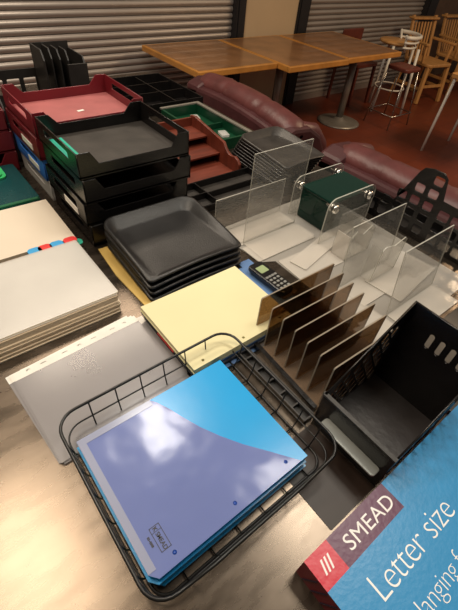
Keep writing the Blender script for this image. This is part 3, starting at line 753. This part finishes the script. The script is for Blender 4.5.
# dark sheet painting in the reflection of the magazine file on the steel
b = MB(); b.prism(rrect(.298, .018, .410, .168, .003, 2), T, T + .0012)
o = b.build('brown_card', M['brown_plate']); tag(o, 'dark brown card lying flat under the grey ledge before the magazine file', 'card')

# ------------------------------------------------------------------ the printed box
BX, BY, BH = .213, .014, .055
t = thing('folder_box', 'blue and red printed box of letter size hanging folders at the lower right', 'box', (BX, BY, T))
Lx, Ly = .43, .25
b = MB(); b.box((0, -Ly, 0), (Lx, 0, BH - .0008)); b.build('carton', M['box_side'], t)
b = MB()
b.box((.0, -Ly, BH - .0008), (Lx, -.0445, BH)); b.box((.181, -.0445, BH - .0008), (Lx, 0, BH)); b.build('blue_print', M['box_blue'], t)
b = MB(); b.box((0, -.0445, BH - .0008), (.046, 0, BH)); b.build('red_print', M['box_red'], t)
b = MB(); b.box((.046, -.0445, BH - .0008), (.181, 0, BH)); b.build('purple_print', M['box_purple'], t)
b = MB()
for k in range(12):
    y = -.012 - k * .018
    b.bar((-.0004, y, .004), (-.0004, y - .016, BH - .006), .0008, .003, up=(1, 0, 0))
b.build('side_pattern', M['box_line'], t)
def tp(x, y): return Matrix.Translation((x, y, BH + .0002))
text('brand_word', 'SMEAD', .0300, tp(.064, -.0335), M['print_white'], t, bold=0, spacing=1.04, xs=1.14)
b = MB()
for k in range(3): b.prism([(.013 + k * .0068, -.031), (.0162 + k * .0068, -.031), (.0222 + k * .0068, -.013), (.019 + k * .0068, -.013)], BH, BH + .0004)
b.build('brand_mark', M['print_white'], t)
text('print_line', 'Letter size', .050, tp(.050, -.100), M['print_white'], t, bold=-.0009, spacing=.92)
text('print_line', 'Hanging folders',   .035, tp(.064, -.146), M['print_white'], t, bold=-.0007, spacing=.94)

# ------------------------------------------------------------------ clear acrylic sign holders
def sign_holder(label, x0, y, w, h, base, loc_z=0, lean=0.0, base_dir=-1, pocket=None):
    t = thing('sign_holder', label, 'sign holder', (x0, y, T + .0025 + loc_z), 0, 'clear sign holders')
    b = MB(); b.box((0, 0, .003), (w, .003, h)); o = b.build('panel', [M['acrylic'], M['acrylic_edge']], t)
    me = o.data
    for p in me.polygons:
        if abs(p.normal.y) < .5: p.material_index = 1
    if lean:
        for v in me.vertices: v.co.y += lean * v.co.z / h
    y0, y1 = sorted((0, base_dir * base))
    b = MB(); b.box((0, y0, 0), (w, y1 + .003, .003)); o = b.build('base', [M['acrylic_base'], M['acrylic_edge']], t)
    for p in o.data.polygons:
        if abs(p.normal.z) < .5: p.material_index = 1
    if pocket:
        px0, px1, ph = pocket
        pf = [(px0, .003), (px0, ph), (px0 + .012, ph + .008), ((px0 + px1) / 2, ph - .004), (px1 - .012, ph + .008), (px1, ph), (px1, .003)]
        b = MB(); b.prism(pf, -.034, -.0315, lambda p, q, z: (p, z, q), 0, 1)
        b.box((px0, -.0315, .003), (px0 + .002, 0, ph), 0); b.box((px1 - .002, -.0315, .003), (px1, 0, ph), 0)
        b.build('brochure_pocket', [M['acrylic'], M['acrylic_edge']], t)
    return t
sign_holder('tall clear acrylic sign holder standing before the shallow tray pile', .672, .690, .214, .272, .09)
sign_holder('low wide clear acrylic sign holder behind the curved black trays', .622, .768, .272, .118, .07, 0, .0)
sign_holder('clear acrylic sign holder with brochure pocket in the middle of the group', .765, .400, .225, .182, .085, 0, .018, -1, (.09, .20, .11))
sign_holder('clear acrylic sign holder nearest the black magazine file', .790, .262, .215, .182, .08, 0, .026, -1)
# more clear bases lying about
b = MB(); b.prism([(.70, .20), (1.12, .21), (1.13, .80), (.64, .79), (.66, .60), (.70, .58)], T, T + .002, mi=0, side_mi=1); o = b.build('plastic_sheet', [M['acrylic_base'], M['acrylic_edge']])
tag(o, 'large cloudy clear plastic sheet lying under all the clear sign holders', 'plastic sheet')
for (x, y, w_, d_, rz, z, lb) in ((.655, .60, .24, .075, .03, .0, 'scuffed clear plastic sheet lying before the low sign holder'), (.70, .475, .17, .10, -.04, .0, 'scuffed clear plastic sheet beside the smoke sorter'),
                          (.67, .21, .11, .20, .05, .0, 'scuffed clear plastic sheet between smoke sorter and sign holders'),
                          (.74, .50, .30, .055, .22, .0035, 'narrow clear plastic strip lying crosswise in front of the green box'), (.86, .27, .22, .11, .12, .0035, 'clear plastic sheet lying under the brochure pocket sign holder'),
                          (.61, .69, .22, .06, -.05, .0, 'clear plastic sheet lying right behind the curved black trays')):
    b = MB(); b.prism(rrect(0, 0, w_, d_, .004, 2), T + .0024 + z, T + .0024 + z + .0026, mi=0, side_mi=1); o = b.build('plastic_sheet', [M['acrylic_base'], M['acrylic_edge']], loc=(x, y, 0)); o.rotation_euler = (0, 0, rz)
    tag(o, lb, 'plastic sheet')
# paired panels with stand-off screws
def standoff_panel(label, x0, y, w, h):
    t = thing('standoff_panel', label, 'sign holder', (x0, y, T + .0025), 0, 'round cornered acrylic panels')
    out = [(0, 0), (w, 0)] + [p for p in rrect(0, 0, w, h, .03, 7) if p[1] > h * .5]
    b = MB(); b.prism(out, 0, .004, lambda p, q, z: (p, z, q), 0, 1); b.build('panel', [M['acrylic'], M['acrylic_edge']], t)
    for sx in (.03, w - .03):
        b = MB(); b.tube([(sx, -.006, h - .032), (sx, .03, h - .032)], .004, 12); b.tube([(sx, -.012, h - .032), (sx, -.009, h - .032), (sx, -.004, h - .032), (sx, -.001, h - .032)], [.005, .0115, .0135, .0135], 24); b.tube([(sx, .0045, h - .032), (sx, .010, h - .032)], .0125, 24)
        b.build('standoff_screw', M['screw'], t)
    return t
standoff_panel('round cornered clear panel with chrome screws in front of the green box', .862, .565, .22, .150)
standoff_panel('round cornered clear panel with chrome screws behind the green box', .912, .742, .24, .128)
t = thing('card_box', 'dark green translucent plastic box between the clear panels', 'box', (.93, .60, T + .0025))
b = MB(); b.box((0, 0, 0), (.20, .125, .098)); b.build('body', M['green_box'], t, bevel=.005)
b = MB(); b.box((-.003, -.003, .098), (.203, .128, .108)); b.build('lid', M['green_box'], t, bevel=.004)
# brochure holder inside the front panel
t = thing('brochure_holder', 'small clear brochure holder with wavy front beside the chrome screwed panel', 'brochure holder', (.87, .45, T + .0025))
b = MB(); b.box((0, .07, 0), (.11, .073, .13)); b.build('back_panel', [M['acrylic'], M['acrylic_edge']], t)
b = MB(); b.prism([(0, 0), (0, .08), (.02, .095), (.055, .075), (.09, .095), (.11, .08), (.11, 0)], .02, .023, lambda p, q, z: (p, z, q), 0, 1); b.build('front_panel', [M['acrylic'], M['acrylic_edge']], t)
b = MB(); b.box((0, 0.023, 0), (.11, .07, .003)); b.box((0, .023, .003), (.002, .07, .08)); b.box((.108, .023, .003), (.11, .07, .08)); b.build('base', M['acrylic_base'], t)

# ------------------------------------------------------------------ perforated black magazine rack
t = thing('magazine_rack', 'black plastic magazine rack with rounded window cutouts before the burgundy couch', 'rack', (1.165, .0, T))
prof = [(0, 0), (.62, 0), (.80, 0), (.82, .02), (.80, .04), (.545, .07), (.495, .20), (.485, .215), (.46, .222), (.425, .222), (.41, .21), (.405, .19), (.395, .15), (0, .135)]
holes = []
for c_ in range(9):
    for r in range(3):
        cx = .03 + .0 + .043 * c_; cz = .028 + .04 * r
        if cx < .39: holes.append(rrect(cx - .016, cz - .014, cx + .018, cz + .017, .006, 3))
for (cx, cz) in ((.43, .155), (.43, .195 - .0), (.43, .115), (.43, .075), (.43, .035), (.475, .035), (.475, .075), (.475, .115), (.475, .155), (.52, .035), (.52, .075), (.52, .115), (.565, .035), (.565, .075), (.61, .035), (.655, .03), (.70, .03), (.745, .03)):
    holes.append(rrect(cx - .015, cz - .013, cx + .016, cz + .014, .006, 3))
holes = [h for h in holes]
low = [(0, 0), (.82, 0), (.82, .03), (0, .03)]
for x, pf, hl in ((0, prof, holes), (.11, low, [])):
    plate('side_panel', pf, hl, .004, lambda p, q, z, x=x: (x + .002 + z, p, q), M['black'], t)
b = MB(); b.box((.004, 0, 0), (.11, .82, .004)); b.build('base', M['black'], t)
b = MB(); b.box((.004, .0, .004), (.11, .004, .13)); b.build('end_panel', M['black'], t)
# flat black plates lying between the couch and the acrylics
b = MB(); b.prism(rrect(.66, -.02, .98, .17, .008, 3), T, T + .012); o = b.build('desk_pad', M['dusty_black'], bevel=.002); tag(o, 'flat dark plastic pad lying behind the magazine file', 'tray')
